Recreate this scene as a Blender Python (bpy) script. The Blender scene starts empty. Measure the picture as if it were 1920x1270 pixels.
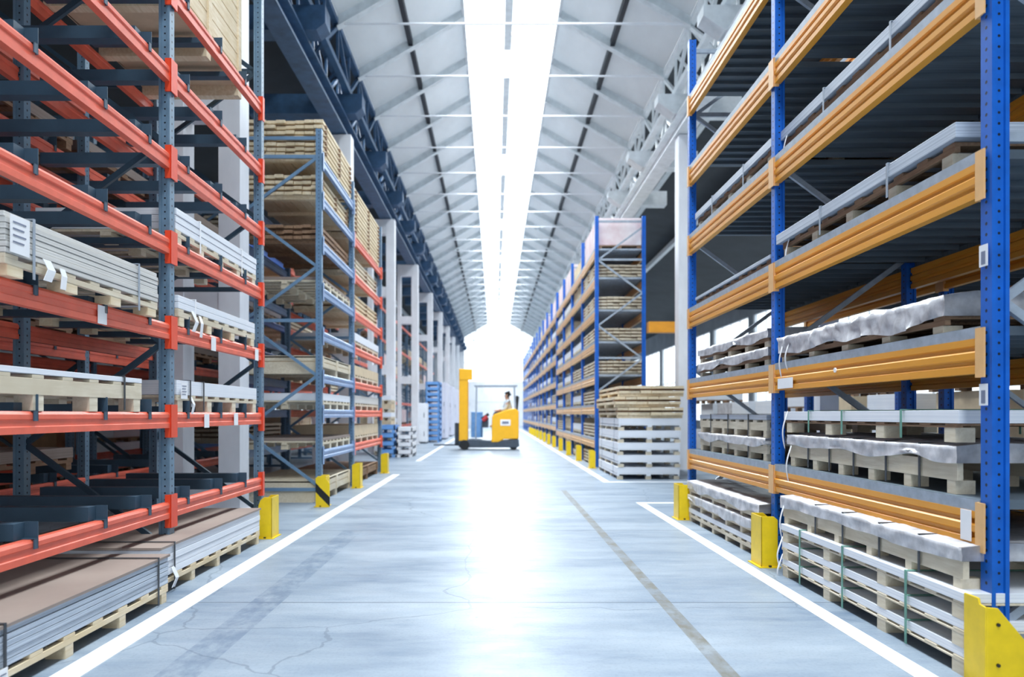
import bpy, math, random
from mathutils import Vector, noise
random.seed(7)
S = bpy.context.scene
COL = S.collection
# ---------------------------------------------------------------- camera, world, light, exposure
cd = bpy.data.cameras.new('camera'); cam = bpy.data.objects.new('camera', cd); COL.objects.link(cam)
cam.location = (0, 0, 1.2); cam.rotation_euler = (math.radians(90), 0, 0)
cd.sensor_width = 36; cd.lens = 36*1424/1920; cd.shift_x = 32/1920; cd.shift_y = 142/1920
cd.clip_end = 400
cd.dof.use_dof = True; cd.dof.focus_distance = 5.0; cd.dof.aperture_fstop = 1.6
S.camera = cam
S.view_settings.view_transform = 'Standard'; S.view_settings.look = 'None'
S.view_settings.gamma = 1; S.view_settings.use_curve_mapping = False
S.view_settings.exposure = 0.95
w = bpy.data.worlds.new('sky'); S.world = w; w.use_nodes = True
bg = w.node_tree.nodes['Background']; bg.inputs[0].default_value = (0.86, 0.94, 1.0, 1); bg.inputs[1].default_value = 1.3
S.cycles.max_bounces = 8; S.cycles.diffuse_bounces = 5; S.cycles.transparent_max_bounces = 8
S.cycles.sample_clamp_indirect = 8
def portal(loc, rot, sx, sy):
    ld = bpy.data.lights.new('sky_portal', 'AREA'); ld.shape = 'RECTANGLE'; ld.size = sx; ld.size_y = sy
    ld.cycles.is_portal = True
    o = bpy.data.objects.new('sky_portal', ld); COL.objects.link(o); o.location = loc; o.rotation_euler = rot
def skylamp(name, loc, rot, sx, sy, power, col):
    ld = bpy.data.lights.new(name, 'AREA'); ld.shape = 'RECTANGLE'; ld.size = sx; ld.size_y = sy
    ld.energy = power; ld.color = col
    o = bpy.data.objects.new(name, ld); COL.objects.link(o); o.location = loc; o.rotation_euler = rot
YA, YB = -6.0, 78.0          # hall from / to
# area lamps added above the ridge glass as its daylight, stronger towards the far end
skylamp('ridge_daylight', (0.33, 3, 12.6), (0, 0, 0), 2.4, 18, 1700, (0.93, 0.97, 1.0))
skylamp('ridge_daylight', (0.33, 45, 12.6), (0, 0, 0), 2.4, 66, 7900, (0.95, 0.98, 1.0))

# ---------------------------------------------------------------- helpers
def lin(c):
    return tuple((v/12.92 if v <= .04045 else ((v+.055)/1.055)**2.4) for v in c)
def rgb(h):
    return lin(tuple(int(h[i:i+2], 16)/255 for i in (0, 2, 4)))
class N:
    def __init__(s, name):
        s.m = bpy.data.materials.new(name); s.m.use_nodes = True; s.t = s.m.node_tree; s.b = s.t.nodes['Principled BSDF']
    def n(s, typ, **k):
        x = s.t.nodes.new(typ)
        for a, v in k.items(): setattr(x, a, v)
        return x
    def l(s, a, b): s.t.links.new(a, b)
    def math(s, op, a, b=None, c=None):
        x = s.n('ShaderNodeMath', operation=op)
        for i, v in enumerate((a, b, c)):
            if v is None: continue
            if isinstance(v, (int, float)): x.inputs[i].default_value = v
            else: s.l(v, x.inputs[i])
        return x.outputs[0]
    def mix(s, f, a, b, mode='MIX'):
        x = s.n('ShaderNodeMix', data_type='RGBA', blend_type=mode)
        for sock, v in ((x.inputs[0], f), (x.inputs[6], a), (x.inputs[7], b)):
            if isinstance(v, (int, float)): sock.default_value = v
            elif isinstance(v, tuple): sock.default_value = (*v[:3], 1)
            else: s.l(v, sock)
        return x.outputs[2]
    def noise(s, vec, scale, detail=4, rough=.6):
        x = s.n('ShaderNodeTexNoise'); x.inputs['Scale'].default_value = scale; x.inputs['Detail'].default_value = detail
        x.inputs['Roughness'].default_value = rough; s.l(vec, x.inputs['Vector']); return x.outputs['Fac']
    def scaled(s, vec, sc):
        x = s.n('ShaderNodeMapping'); x.inputs['Scale'].default_value = sc; s.l(vec, x.inputs['Vector']); return x.outputs[0]
    def ramp(s, f, a, b):
        x = s.n('ShaderNodeMapRange'); x.inputs[1].default_value = a; x.inputs[2].default_value = b; s.l(f, x.inputs[0]); return x.outputs[0]
def paint(name, hexc, rough=.45, metal=0.0, vary=.18, scale=6, stretch=(1, 1, 1), hex2=None, bump=0, spec=.5):
    """a painted / metal / wooden surface with mottling"""
    g = N(name); tc = g.n('ShaderNodeTexCoord').outputs['Object']
    c = rgb(hexc); f = g.noise(g.scaled(tc, stretch), scale, 5)
    f = g.ramp(f, .3, .7)
    c2 = rgb(hex2) if hex2 else tuple(v*(1-vary*2) for v in c)
    g.l(g.mix(f, c2, c), g.b.inputs['Base Color'])
    g.b.inputs['Roughness'].default_value = rough; g.b.inputs['Metallic'].default_value = metal
    g.b.inputs['Specular IOR Level'].default_value = spec
    if bump:
        b = g.n('ShaderNodeBump'); b.inputs['Strength'].default_value = bump; b.inputs['Distance'].default_value = .01
        g.l(f, b.inputs['Height']); g.l(b.outputs[0], g.b.inputs['Normal'])
    return g.m
def holed(name, hexc, pitch=.05, rough=.4):
    """painted upright with its rows of punched slots, as dark dots fixed to the steel"""
    g = N(name); T = g.n('ShaderNodeTexCoord'); sep = g.n('ShaderNodeSeparateXYZ'); g.l(T.outputs['Object'], sep.inputs[0])
    X, Y, Z = sep.outputs
    nz = g.n('ShaderNodeSeparateXYZ'); g.l(T.outputs['Normal'], nz.inputs[0])
    ax = g.math('ABSOLUTE', nz.outputs[0]); facing_x = g.math('GREATER_THAN', ax, .6)
    zz = g.math('SUBTRACT', g.math('MULTIPLY', g.math('FRACT', g.math('DIVIDE', Z, pitch)), pitch), pitch/2)
    def dots(U, off, r):
        u = g.math('SUBTRACT', g.math('ABSOLUTE', U), off)
        d = g.math('SQRT', g.math('ADD', g.math('MULTIPLY', u, u), g.math('MULTIPLY', zz, zz)))
        return g.math('LESS_THAN', d, r)
    a = g.math('MULTIPLY', dots(Y, .0, .008), facing_x)
    b = g.math('MULTIPLY', dots(X, .0, .0065), g.math('SUBTRACT', 1, facing_x))
    m = g.math('MAXIMUM', a, b)
    f = g.ramp(g.noise(T.outputs['Object'], 9, 5), .3, .7); c = rgb(hexc)
    base = g.mix(f, tuple(v*.75 for v in c), c)
    g.l(g.mix(m, base, (.006, .01, .02)), g.b.inputs['Base Color']); g.b.inputs['Roughness'].default_value = rough
    return g.m
def wood(name, h1, h2, rough=.7):
    g = N(name); tc = g.n('ShaderNodeTexCoord').outputs['Object']
    a = g.noise(g.scaled(tc, (14, 1.2, 14)), 3, 6, .65); b = g.noise(tc, 2.3, 3)
    c = g.mix(g.ramp(a, .32, .68), rgb(h1), rgb(h2)); c = g.mix(g.ramp(b, .3, .75), c, rgb(h1))
    g.l(c, g.b.inputs['Base Color']); g.b.inputs['Roughness'].default_value = rough
    return g.m
def striped(name, h1, h2, rough=.5):
    """fine horizontal layers: the edges of stacked sheets"""
    g = N(name); tc = g.n('ShaderNodeTexCoord').outputs['Object']
    a = g.noise(g.scaled(tc, (.4, .4, 160)), 1, 3, .6); b = g.noise(tc, 3, 4)
    c = g.mix(g.ramp(a, .35, .65), rgb(h1), rgb(h2)); c = g.mix(g.ramp(b, .35, 1.2), c, rgb(h1))
    g.l(c, g.b.inputs['Base Color']); g.b.inputs['Roughness'].default_value = rough
    return g.m
M = dict(
    red=paint('orange_red_paint', 'F36E54', .42, vary=.1), plate=paint('bright_orange_paint', 'F0502E', .4, vary=.06),
    slate=holed('slate_blue_post_paint', '6F8CA3'), slate_plain=paint('slate_blue_paint', '3C566A', .5, vary=.14),
    dark=paint('dark_slate_paint', '2C4456', .5, vary=.15), steelblue=holed('pale_steel_blue_post', '6E8FAE'),
    paleblue=paint('pale_blue_paint', '8FA9CF', .4, vary=.1), midblue=paint('mid_blue_paint', '6E8FAE', .45, vary=.1),
    blue=holed('strong_blue_post_paint', '0B66CC', .05), blue_plain=paint('strong_blue_paint', '0B66CC', .4, vary=.12),
    orange=paint('orange_beam_paint', 'F0A434', .36, vary=.09, scale=3, stretch=(1, .3, 4)),
    bleached_amber=paint('glare_bleached_amber', 'F2BE80', .4, vary=.08),  # far beams' bleaching by glare put into the colour; near end plates share it
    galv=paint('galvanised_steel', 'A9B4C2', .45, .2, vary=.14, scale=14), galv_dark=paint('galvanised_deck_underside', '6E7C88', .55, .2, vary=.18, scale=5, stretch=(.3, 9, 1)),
    yellow=paint('yellow_guard_paint', 'F4D010', .42, vary=.07, scale=11), black=paint('black_rubber', '15181C', .6, vary=.1),
    bolt=paint('dark_bolt', '2A2A22', .5), white=paint('white_paint', 'ECEFF4', .55, vary=.05, scale=3),
    column=paint('white_column_paint', 'F0F2F8', .5, vary=.08, scale=2.2, stretch=(1, 1, .5)),
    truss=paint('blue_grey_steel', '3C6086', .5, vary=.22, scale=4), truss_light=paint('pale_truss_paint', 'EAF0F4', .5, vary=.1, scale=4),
    pine=wood('pale_pine', 'D8C29C', 'F6EAD4'), old=wood('weathered_wood', '7A5B44', 'B59474'), cream=wood('whitewashed_wood', 'CDBFA6', 'EFE6D2'),
    sheet=striped('grey_sheet_edges', '9AA6B6', 'D5DDE8', .38), board=striped('pale_board_edges', 'C2C0BC', 'E6E4E0', .6), brown=striped('brown_grey_board', '84746C', 'A99A90', .6),
    whitesheet=striped('white_sheet_edges', 'DCE1EA', 'F4F6FA', .5),
    strap=paint('black_strap', '3A3F46', .5), green=paint('green_strap', '6FA595', .5), paper=paint('white_paper', 'F0F1F4', .8, vary=.03),
    film=paint('crumpled_film', 'D9D9DE', .28, vary=.16, scale=9, hex2='9A999E'), carton=paint('pale_carton', 'D9C4A4', .8, vary=.08),
    cartonw=paint('pinkish_printed_carton', 'F0E8E8', .8, vary=.3, scale=2.2, hex2='D9B9BC'), cabinet=paint('pale_cabinet', 'DADCEB', .5, vary=.05),
    ltblue=paint('light_blue_crate', '6FA6E6', .5, vary=.1), cartonb=paint('brown_cardboard', 'A98560', .8), ink=paint('grey_print', '8088A0', .7),
    roofpan=paint('ceiling_panel', 'D8DADC', .55, vary=.09, scale=1.1, stretch=(1, .5, 1)), rafter=paint('grey_rafter', 'E0E7EB', .5, vary=.1),
    purlin=paint('shade_dark_purlin', '262C36', .6), side=paint('dark_aisle_ceiling', '3A4148', .8, vary=.2, scale=.8), wallm=paint('side_wall', 'A8ADB2', .8, vary=.15, scale=.7),  # purlin: shade on its downward faces put into the near-black colour
    truckyellow=paint('truck_yellow', 'F8B818', .35, vary=.04), truckgrey=paint('truck_grey', '465260', .5), redp=paint('red_grip', 'C83A44', .5),
    skin=paint('skin', 'C79A80', .6, vary=.05), shirt=paint('pale_work_shirt', 'C9D2DA', .8, vary=.06), trousers=paint('dark_work_trousers', '2F3F58', .85), hair=paint('dark_hair', '1E1A18', .7),
)
def glassmat():
    m = bpy.data.materials.new('window_glass'); m.use_nodes = True; t = m.node_tree; t.nodes.clear()
    o = t.nodes.new('ShaderNodeOutputMaterial'); a = t.nodes.new('ShaderNodeBsdfTransparent'); b = t.nodes.new('ShaderNodeBsdfGlossy'); x = t.nodes.new('ShaderNodeMixShader')
    a.inputs[0].default_value = (.97, .99, 1, 1); b.inputs['Roughness'].default_value = .15; x.inputs[0].default_value = .04
    t.links.new(a.outputs[0], x.inputs[1]); t.links.new(b.outputs[0], x.inputs[2]); t.links.new(x.outputs[0], o.inputs[0]); return m
M['glass'] = glassmat()
def translucent_panel():  # translucency added to brighten the ceiling and hall with sky light
    m = M['roofpan']; t = m.node_tree; b = t.nodes['Principled BSDF']; o = t.nodes['Material Output']
    tr_ = t.nodes.new('ShaderNodeBsdfTranslucent'); tr_.inputs[0].default_value = (.86, .92, .97, 1); x = t.nodes.new('ShaderNodeMixShader'); x.inputs[0].default_value = .17
    t.links.new(b.outputs[0], x.inputs[1]); t.links.new(tr_.outputs[0], x.inputs[2]); t.links.new(x.outputs[0], o.inputs[0])
translucent_panel()
def floormat():
    g = N('worn_concrete'); tc = g.n('ShaderNodeTexCoord').outputs['Object']; sep = g.n('ShaderNodeSeparateXYZ'); g.l(tc, sep.inputs[0]); X, Y, Z = sep.outputs
    big = g.ramp(g.noise(g.scaled(tc, (.5, 1.1, 1)), 1.3, 6, .62), .32, .7)
    st = g.ramp(g.noise(g.scaled(tc, (.7, 3.2, 1)), 2.2, 7, .7), .35, .7)
    c = g.mix(big, rgb('6B7C90'), rgb('A2AEBA')); c = g.mix(g.math('MULTIPLY', st, .45), c, rgb('A5AEB6'))
    fine = g.ramp(g.noise(tc, 60, 4), .35, .5); c = g.mix(g.math('MULTIPLY', g.math('SUBTRACT', 1, fine), .16), c, rgb('55606B'))
    # sawn joints every 3 m across the aisle
    jy = g.math('ABSOLUTE', g.math('SUBTRACT', g.math('FRACT', g.math('DIVIDE', g.math('ADD', Y, 28.16+1.5), 3.0)), .5))
    joint = g.math('LESS_THAN', jy, .0028); c = g.mix(g.math('MULTIPLY', joint, .75), c, rgb('4E5A66'))
    # hairline cracks
    v = g.n('ShaderNodeTexVoronoi', feature='DISTANCE_TO_EDGE'); v.inputs['Scale'].default_value = .36
    wob = g.n('ShaderNodeVectorMath', operation='ADD'); nn = g.n('ShaderNodeTexNoise'); nn.inputs['Scale'].default_value = 1.8; nn.inputs['Detail'].default_value = 5
    sc = g.n('ShaderNodeVectorMath', operation='SCALE'); sc.inputs['Scale'].default_value = .35; g.l(tc, nn.inputs['Vector']); g.l(nn.outputs['Color'], sc.inputs[0]); g.l(tc, wob.inputs[0]); g.l(sc.outputs[0], wob.inputs[1])
    g.l(wob.outputs[0], v.inputs['Vector'])
    cr = g.math('LESS_THAN', v.outputs['Distance'], .0022); c = g.mix(g.math('MULTIPLY', cr, .4), c, rgb('5A6672'))
    # dark tyre-worn band on the left, worn tape band on the right
    def band(x0, hw, y0, y1):
        m = g.math('LESS_THAN', g.math('ABSOLUTE', g.math('SUBTRACT', X, x0)), hw)
        m = g.math('MULTIPLY', m, g.math('GREATER_THAN', Y, y0)); return g.math('MULTIPLY', m, g.math('LESS_THAN', Y, y1))
    wear = g.ramp(g.noise(g.scaled(tc, (3, 1.6, 1)), 3, 5, .7), .38, .62)
    c = g.mix(g.math('MULTIPLY', g.math('MULTIPLY', band(-1.46, .10, 1, 7.84), wear), .6), c, rgb('5C6F86'))
    c = g.mix(g.math('MULTIPLY', band(1.08, .042, 1, 12), g.ramp(wear, -.6, 1.0)), c, rgb('77766F'))
    sp = g.ramp(g.noise(tc, 7, 2), .76, .79); c = g.mix(g.math('MULTIPLY', sp, .7), c, rgb('3C444E'))
    g.l(c, g.b.inputs['Base Color'])
    r = g.math('ADD', .30, g.math('MULTIPLY', g.ramp(g.noise(g.scaled(tc, (1, 2, 1)), 2.5, 6, .7), .3, .7), .16)); g.l(r, g.b.inputs['Roughness'])
    g.b.inputs['Specular IOR Level'].default_value = .10
    b = g.n('ShaderNodeBump'); b.inputs['Strength'].default_value = .06; b.inputs['Distance'].default_value = .02; g.l(st, b.inputs['Height']); g.l(b.outputs[0], g.b.inputs['Normal'])
    return g.m
M['floor'] = floormat()
def hazard():
    g = N('yellow_black_hazard'); tc = g.n('ShaderNodeTexCoord').outputs['Object']; sep = g.n('ShaderNodeSeparateXYZ'); g.l(tc, sep.inputs[0])
    u = g.math('ADD', sep.outputs[2], sep.outputs[0]); s = g.math('LESS_THAN', g.math('ABSOLUTE', g.math('SUBTRACT', u, .19)), .06)
    g.l(g.mix(s, rgb('F2CE12'), (.008, .008, .008)), g.b.inputs['Base Color']); g.b.inputs['Roughness'].default_value = .45; return g.m
M['hazard'] = hazard()

class MB:
    def __init__(s): s.v = []; s.f = []
    def box(s, x0, x1, y0, y1, z0, z1):
        n = len(s.v); s.v += [(x, y, z) for z in (z0, z1) for y in (y0, y1) for x in (x0, x1)]
        s.f += [tuple(n+i for i in q) for q in ((0, 2, 3, 1), (4, 5, 7, 6), (0, 1, 5, 4), (2, 6, 7, 3), (0, 4, 6, 2), (1, 3, 7, 5))]; return s
    def prism(s, poly, axis, a, b):
        """poly: 2-D outline; axis 'y' takes (x,z), 'z' takes (x,y), 'x' takes (y,z)"""
        n = len(s.v); k = len(poly)
        for t in (a, b):
            for (p, q) in poly: s.v.append({'y': (p, t, q), 'z': (p, q, t), 'x': (t, p, q)}[axis])
        s.f.append(tuple(range(n, n+k))); s.f.append(tuple(range(n+2*k-1, n+k-1, -1)))
        for i in range(k): j = (i+1) % k; s.f.append((n+j, n+i, n+k+i, n+k+j))
        return s
    def bar(s, p, q, w, h):
        p, q = Vector(p), Vector(q); d = (q-p).normalized(); up = Vector((0, 0, 1)) if abs(d.z) < .95 else Vector((0, 1, 0))
        a = d.cross(up).normalized()*w/2; b = d.cross(a).normalized()*h/2; n = len(s.v)
        for c in (p, q):
            for (i, j) in ((-1, -1), (1, -1), (1, 1), (-1, 1)): s.v.append(tuple(c+a*i+b*j))
        s.f += [(n, n+1, n+2, n+3), (n+7, n+6, n+5, n+4)] + [(n+(i+1) % 4, n+i, n+4+i, n+4+(i+1) % 4) for i in range(4)]; return s
    def cyl(s, p, q, r, k=12, r2=None):
        p, q = Vector(p), Vector(q); d = (q-p).normalized(); up = Vector((0, 0, 1)) if abs(d.z) < .9 else Vector((1, 0, 0))
        a = d.cross(up).normalized(); b = d.cross(a).normalized(); n = len(s.v); r2 = r if r2 is None else r2
        for c, rr in ((p, r), (q, r2)):
            for i in range(k): t = 2*math.pi*i/k; s.v.append(tuple(c+(a*math.cos(t)+b*math.sin(t))*rr))
        s.f.append(tuple(range(n, n+k))); s.f.append(tuple(range(n+2*k-1, n+k-1, -1)))
        for i in range(k): j = (i+1) % k; s.f.append((n+j, n+i, n+k+i, n+k+j))
        return s
    def mesh(s, name, mat):
        m = bpy.data.meshes.new(name); m.from_pydata(s.v, [], s.f); m.update()
        import bmesh
        b = bmesh.new(); b.from_mesh(m); bmesh.ops.recalc_face_normals(b, faces=b.faces); b.to_mesh(m); b.free()
        if mat: m.materials.append(M[mat] if isinstance(mat, str) else mat)
        return m
    def build(s, name, mat, parent=None, loc=(0, 0, 0), bevel=0):
        return inst(s.mesh(name, mat), name, parent, loc, bevel)
def inst(mesh, name, parent=None, loc=(0, 0, 0), bevel=0, rz=0):
    o = bpy.data.objects.new(name, mesh); COL.objects.link(o); o.parent = parent; o.location = loc; o.rotation_euler[2] = rz
    if bevel:
        b = o.modifiers.new('bevel', 'BEVEL'); b.width = bevel; b.segments = 2; b.limit_method = 'ANGLE'
    return o
LABELS = {}
def tag(o, label, cat, group=None, kind=None):
    n = len(label.split())
    if label in LABELS: print('DUPLICATE LABEL', label)
    if n < 4 or n > 16: print('LABEL LENGTH', n, label)
    LABELS[label] = 1
    o['label'] = label; o['category'] = cat
    if group: o['group'] = group
    if kind: o['kind'] = kind
    return o
def thing(name, label, cat, loc=(0, 0, 0), rz=0, group=None):
    o = bpy.data.objects.new(name, None); COL.objects.link(o); o.location = loc; o.rotation_euler[2] = rz; o.empty_display_size = .1
    return tag(o, label, cat, group)
def empty(name, parent, loc=(0, 0, 0)):
    o = bpy.data.objects.new(name, None); COL.objects.link(o); o.parent = parent; o.location = loc; o.empty_display_size = .05; return o
def struct(name, mb, mat, parent=None):
    o = mb.build(name, mat, parent)
    if not parent: o['kind'] = 'structure'
    return o
KIDS = {}
def tree_copy(src, label, loc, rz=0, group=None):
    r = src.copy(); COL.objects.link(r); r.location = loc; r.rotation_euler[2] = rz; r['label'] = label
    if label in LABELS: print('DUPLICATE LABEL', label)
    if not 4 <= len(label.split()) <= 16: print('LABEL LENGTH', label)
    LABELS[label] = 1
    if group: r['group'] = group
    for ch in KIDS.setdefault(src.name, list(src.children)):
        c = ch.copy(); COL.objects.link(c); c.parent = r
        for g in KIDS.setdefault(ch.name, list(ch.children)):
            d = g.copy(); COL.objects.link(d); d.parent = c
    return r
ORD = ['ground', 'first', 'second', 'third', 'fourth', 'fifth', 'sixth', 'seventh', 'eighth', 'ninth', 'tenth', 'eleventh', 'twelfth', 'thirteenth', 'fourteenth', 'fifteenth', 'sixteenth', 'seventeenth']

# ---------------------------------------------------------------- the hall
struct('floor', MB().box(-13, 13, YA, YB, -.2, 0), 'floor')
EL, ER, RX = -3.12, 3.87, .375           # eave lines and ridge
ZE, SL = 9.1, .58                         # eave height, roof slope
SKL, SKR = -.75, 1.5                      # edges of the ridge glazing
def zl(x): return ZE+SL*(x-EL)
def zr(x): return ZE+SL*(ER-x)
t = .02
struct('ceiling', MB().prism([(EL, ZE), (SKL, zl(SKL)), (SKL, zl(SKL)+t), (EL, ZE+t)], 'y', YA, YB), 'roofpan')
struct('ceiling', MB().prism([(SKR, zr(SKR)), (ER, ZE), (ER, ZE+t), (SKR, zr(SKR)+t)], 'y', YA, YB), 'roofpan')
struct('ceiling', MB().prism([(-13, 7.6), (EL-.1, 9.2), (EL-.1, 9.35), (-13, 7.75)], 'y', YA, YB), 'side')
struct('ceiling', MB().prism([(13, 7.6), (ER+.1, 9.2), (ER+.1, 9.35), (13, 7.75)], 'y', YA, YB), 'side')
gl = MB().prism([(SKL, zl(SKL)+.05), (RX, zl(RX)+.05), (SKR, zr(SKR)+.05), (SKR, zr(SKR)+.06), (RX, zl(RX)+.06), (SKL, zl(SKL)+.06)], 'y', YA, YB)
struct('window_1', gl, 'glass')
# rafters, glazing bars and tie rods every 2.33 m
ra = MB(); 
for (x0, x1, zf) in ((EL, SKL+.03, zl), ):
    ra.prism([(x0, zf(x0)-.22), (x1, zf(x1)-.22), (x1, zf(x1)), (x0, zf(x0))], 'y', -.02, .02)
    ra.prism([(x0, zf(x0)-.24), (x1, zf(x1)-.24), (x1, zf(x1)-.22), (x0, zf(x0)-.22)], 'y', -.09, .09)
rl = ra.mesh('roof_rafter', 'rafter')
ra = MB(); ra.prism([(SKR-.03, zr(SKR)-.22), (ER, ZE-.22), (ER, ZE), (SKR-.03, zr(SKR))], 'y', -.02, .02)
ra.prism([(SKR-.03, zr(SKR)-.24), (ER, ZE-.24), (ER, ZE-.22), (SKR-.03, zr(SKR)-.22)], 'y', -.09, .09); rr = ra.mesh('roof_rafter', 'rafter')
gb = MB().prism([(SKL, zl(SKL)-.04), (RX, zl(RX)-.04), (SKR, zr(SKR)-.04), (SKR, zr(SKR)+.04), (RX, zl(RX)+.04), (SKL, zl(SKL)+.04)], 'y', -.025, .025).mesh('glazing_bar', 'white')
tr = MB().cyl((EL, 0, 8.95), (ER, 0, 8.95), .022, 6).mesh('tie_rod', 'white')
k = -4
while 15.07+2.333*k < YB:
    y = 15.07+2.333*k
    for me in (rl, rr, gb, tr):
        o = inst(me, me.name.split('.')[0], None, (0, y, 0)); o['kind'] = 'structure'
    k += 1
def slopebar(xc, zf, w, d, mat, n):
    struct(n, MB().box(xc-w/2, xc+w/2, YA, YB, zf(xc)-d, zf(xc)-.005), mat)
slopebar(-1.93, zl, .1, .16, 'purlin', 'roof_purlin'); slopebar(2.69, zr, .1, .16, 'purlin', 'roof_purlin')
slopebar(SKL+.03, zl, .07, .2, 'rafter', 'roof_purlin'); slopebar(SKR-.03, zr, .07, .2, 'rafter', 'roof_purlin')
y = 3.0
for y0, y1 in ((2, 10.5), (12.2, 19.6), (21.2, 27.5), (29.8, 36.6), (38.6, 45), (47, 54), (56, 63), (65, 72)):
    struct('ridge_beam', MB().box(RX-.14, RX-.1, y0, y1, 10.6, 10.95).box(RX-.1, RX+.04, y0, y1, 10.6, 10.64), 'rafter')
# lattice girders along both column rows
def girder(name, xs, z0, z1, mat, off):
    mb = MB()
    for x in xs:
        for z in (z0, z1): mb.box(x-.06, x+.06, YA, YB, z-.06, z+.06)
        yy = YA; i = 0
        while yy < YB-1.2:
            a, b = (z0, z1) if i % 2 else (z1, z0); mb.bar((x, yy, a), (x, yy+1.18, b), .07, .07); mb.bar((x, yy, z0), (x, yy, z1), .05, .05); yy += 1.18; i += 1
    yy = YA
    while yy < YB:
        for z in (z0, z1): mb.bar((xs[0], yy, z), (xs[-1], yy+.9, z), .05, .05)
        yy += 1.18
    o = struct(name, mb, mat); return o
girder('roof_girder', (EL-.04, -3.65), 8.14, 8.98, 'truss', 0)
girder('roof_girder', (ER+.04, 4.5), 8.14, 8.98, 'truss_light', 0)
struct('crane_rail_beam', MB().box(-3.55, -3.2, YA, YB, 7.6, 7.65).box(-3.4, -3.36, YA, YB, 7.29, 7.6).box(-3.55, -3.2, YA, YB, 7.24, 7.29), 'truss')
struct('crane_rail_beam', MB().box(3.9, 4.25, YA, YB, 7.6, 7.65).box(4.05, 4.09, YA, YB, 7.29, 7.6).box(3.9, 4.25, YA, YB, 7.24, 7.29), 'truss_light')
for x, z in ((-4.3, 8.95), (-6.5, 8.55), (5.4, 8.9), (7.5, 8.5)):
    struct('roof_purlin', MB().box(x-.09, x+.09, YA, YB, z-.2, z), 'rafter')
# battened columns of the left row, seven metres apart
def column(xa, xb, fl, y, top, name='building_column', mat='column', solid=False):
    mb = MB(); d = .17
    if solid: mb.box(xa, xb, y-d, y+d, 0, top)
    else:
        mb.box(xb-fl, xb, y-d, y+d, 0, top); mb.box(xa, xa+.14, y-d, y+d, 0, top)
        z = .0
        while z < top-.4: mb.box(xa+.14, xb-fl, y-d+.02, y+d-.02, z, z+.3); z += 2.42
        mb.box(xa+.14, xb-fl, y-d+.02, y+d-.02, top-.45, top)
    mb.box(xa-.05, xb+.05, y-d-.05, y+d+.05, 0, .03)
    return struct(name, mb, mat)
for k in range(-1, 10):
    y = 9.4+7.1*k
    if k >= 0: column(-3.93, -3.1, .26, y, 7.22)
    if k >= 0: column(3.95, 4.18, .2, y, 7.22, solid=True)
    for yy in (y, y+3.55):
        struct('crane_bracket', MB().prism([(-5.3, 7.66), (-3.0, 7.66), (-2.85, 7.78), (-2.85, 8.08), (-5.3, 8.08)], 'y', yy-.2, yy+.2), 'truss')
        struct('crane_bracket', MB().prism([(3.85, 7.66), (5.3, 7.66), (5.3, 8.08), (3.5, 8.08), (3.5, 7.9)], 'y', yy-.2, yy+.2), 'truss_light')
# outer walls with window bands, end wall
def wall_with_windows(name, x0, x1, z0, z1, start, pitch, wlen, widx, mat='wallm'):
    mb = MB(); mb.box(x0, x1, YA, YB, 0, z0); mb.box(x0, x1, YA, YB, z1, 7.7)
    y = start; prev = YA; wins = MB(); fr = MB()
    while y+wlen < YB:
        mb.box(x0, x1, prev, y, z0, z1); prev = y+wlen
        xm = (x0+x1)/2; wins.box(xm-.01, xm+.01, y, y+wlen, z0, z1)
        for f in range(5): yy = y+f*wlen/4; fr.box(xm-.03, xm+.03, yy-.03, yy+.03, z0, z1)
        for zz in (z0, (z0+z1)/2, z1): fr.box(xm-.03, xm+.03, y, y+wlen, zz-.03, zz+.03)
        y += pitch
    mb.box(x0, x1, prev, YB, z0, z1)
    struct(name, mb, mat); struct('window_%d' % widx, wins, 'glass'); struct('window_%d' % (widx+1), fr, 'white')
wall_with_windows('wall_left', -13.2, -13, 1.0, 2.4, 2, 7, 4.6, 2)
wall_with_windows('wall_right', 13, 13.2, .8, 6.2, -3, 7, 6.2, 4)
ew = MB(); ew.box(-13, -3.2, YB, YB+.2, 0, 9.2); ew.box(3.9, 13, YB, YB+.2, 0, 9.2); ew.box(-3.2, 3.9, YB+.02, YB+.2, 0, 4.5)
struct('wall_far', ew, 'column')
ef = MB()
for i in range(8): x = -3.2+i*7.1/7; ef.box(x-.04, x+.04, YB, YB+.1, 0, 11)
for z in (0, 2.5, 4.5, 6.5, 8.8): ef.box(-3.2, 3.9, YB, YB+.1, z-.04, z+.04)
struct('window_6', ef, 'white'); struct('window_7', MB().box(-3.2, 3.9, YB+.04, YB+.06, 4.5, 11.2), 'glass')
struct('wall_back', MB().box(-13, -3.5, YA-.2, YA, 0, 9.2).box(3.9, 13, YA-.2, YA, 0, 9.2).box(-3.5, 3.9, YA-.2, YA, 6, 12), 'wallm')
# painted floor lines
ln = MB().box(-2.03, -1.89, .5, 15.1, 0, .004); struct('trim_1', ln, 'white')
struct('trim_2', MB().box(-2.03, -1.91, 19.4, 60, 0, .004), 'white')
struct('trim_3', MB().box(1.91, 2.02, .5, 10.3, 0, .004).box(2.02, 3.6, 10.18, 10.3, 0, .004), 'white')
struct('trim_4', MB().box(1.91, 2.03, 13.35, 60, 0, .004).box(2.03, 3.6, 13.35, 13.47, 0, .004), 'white')

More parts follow.
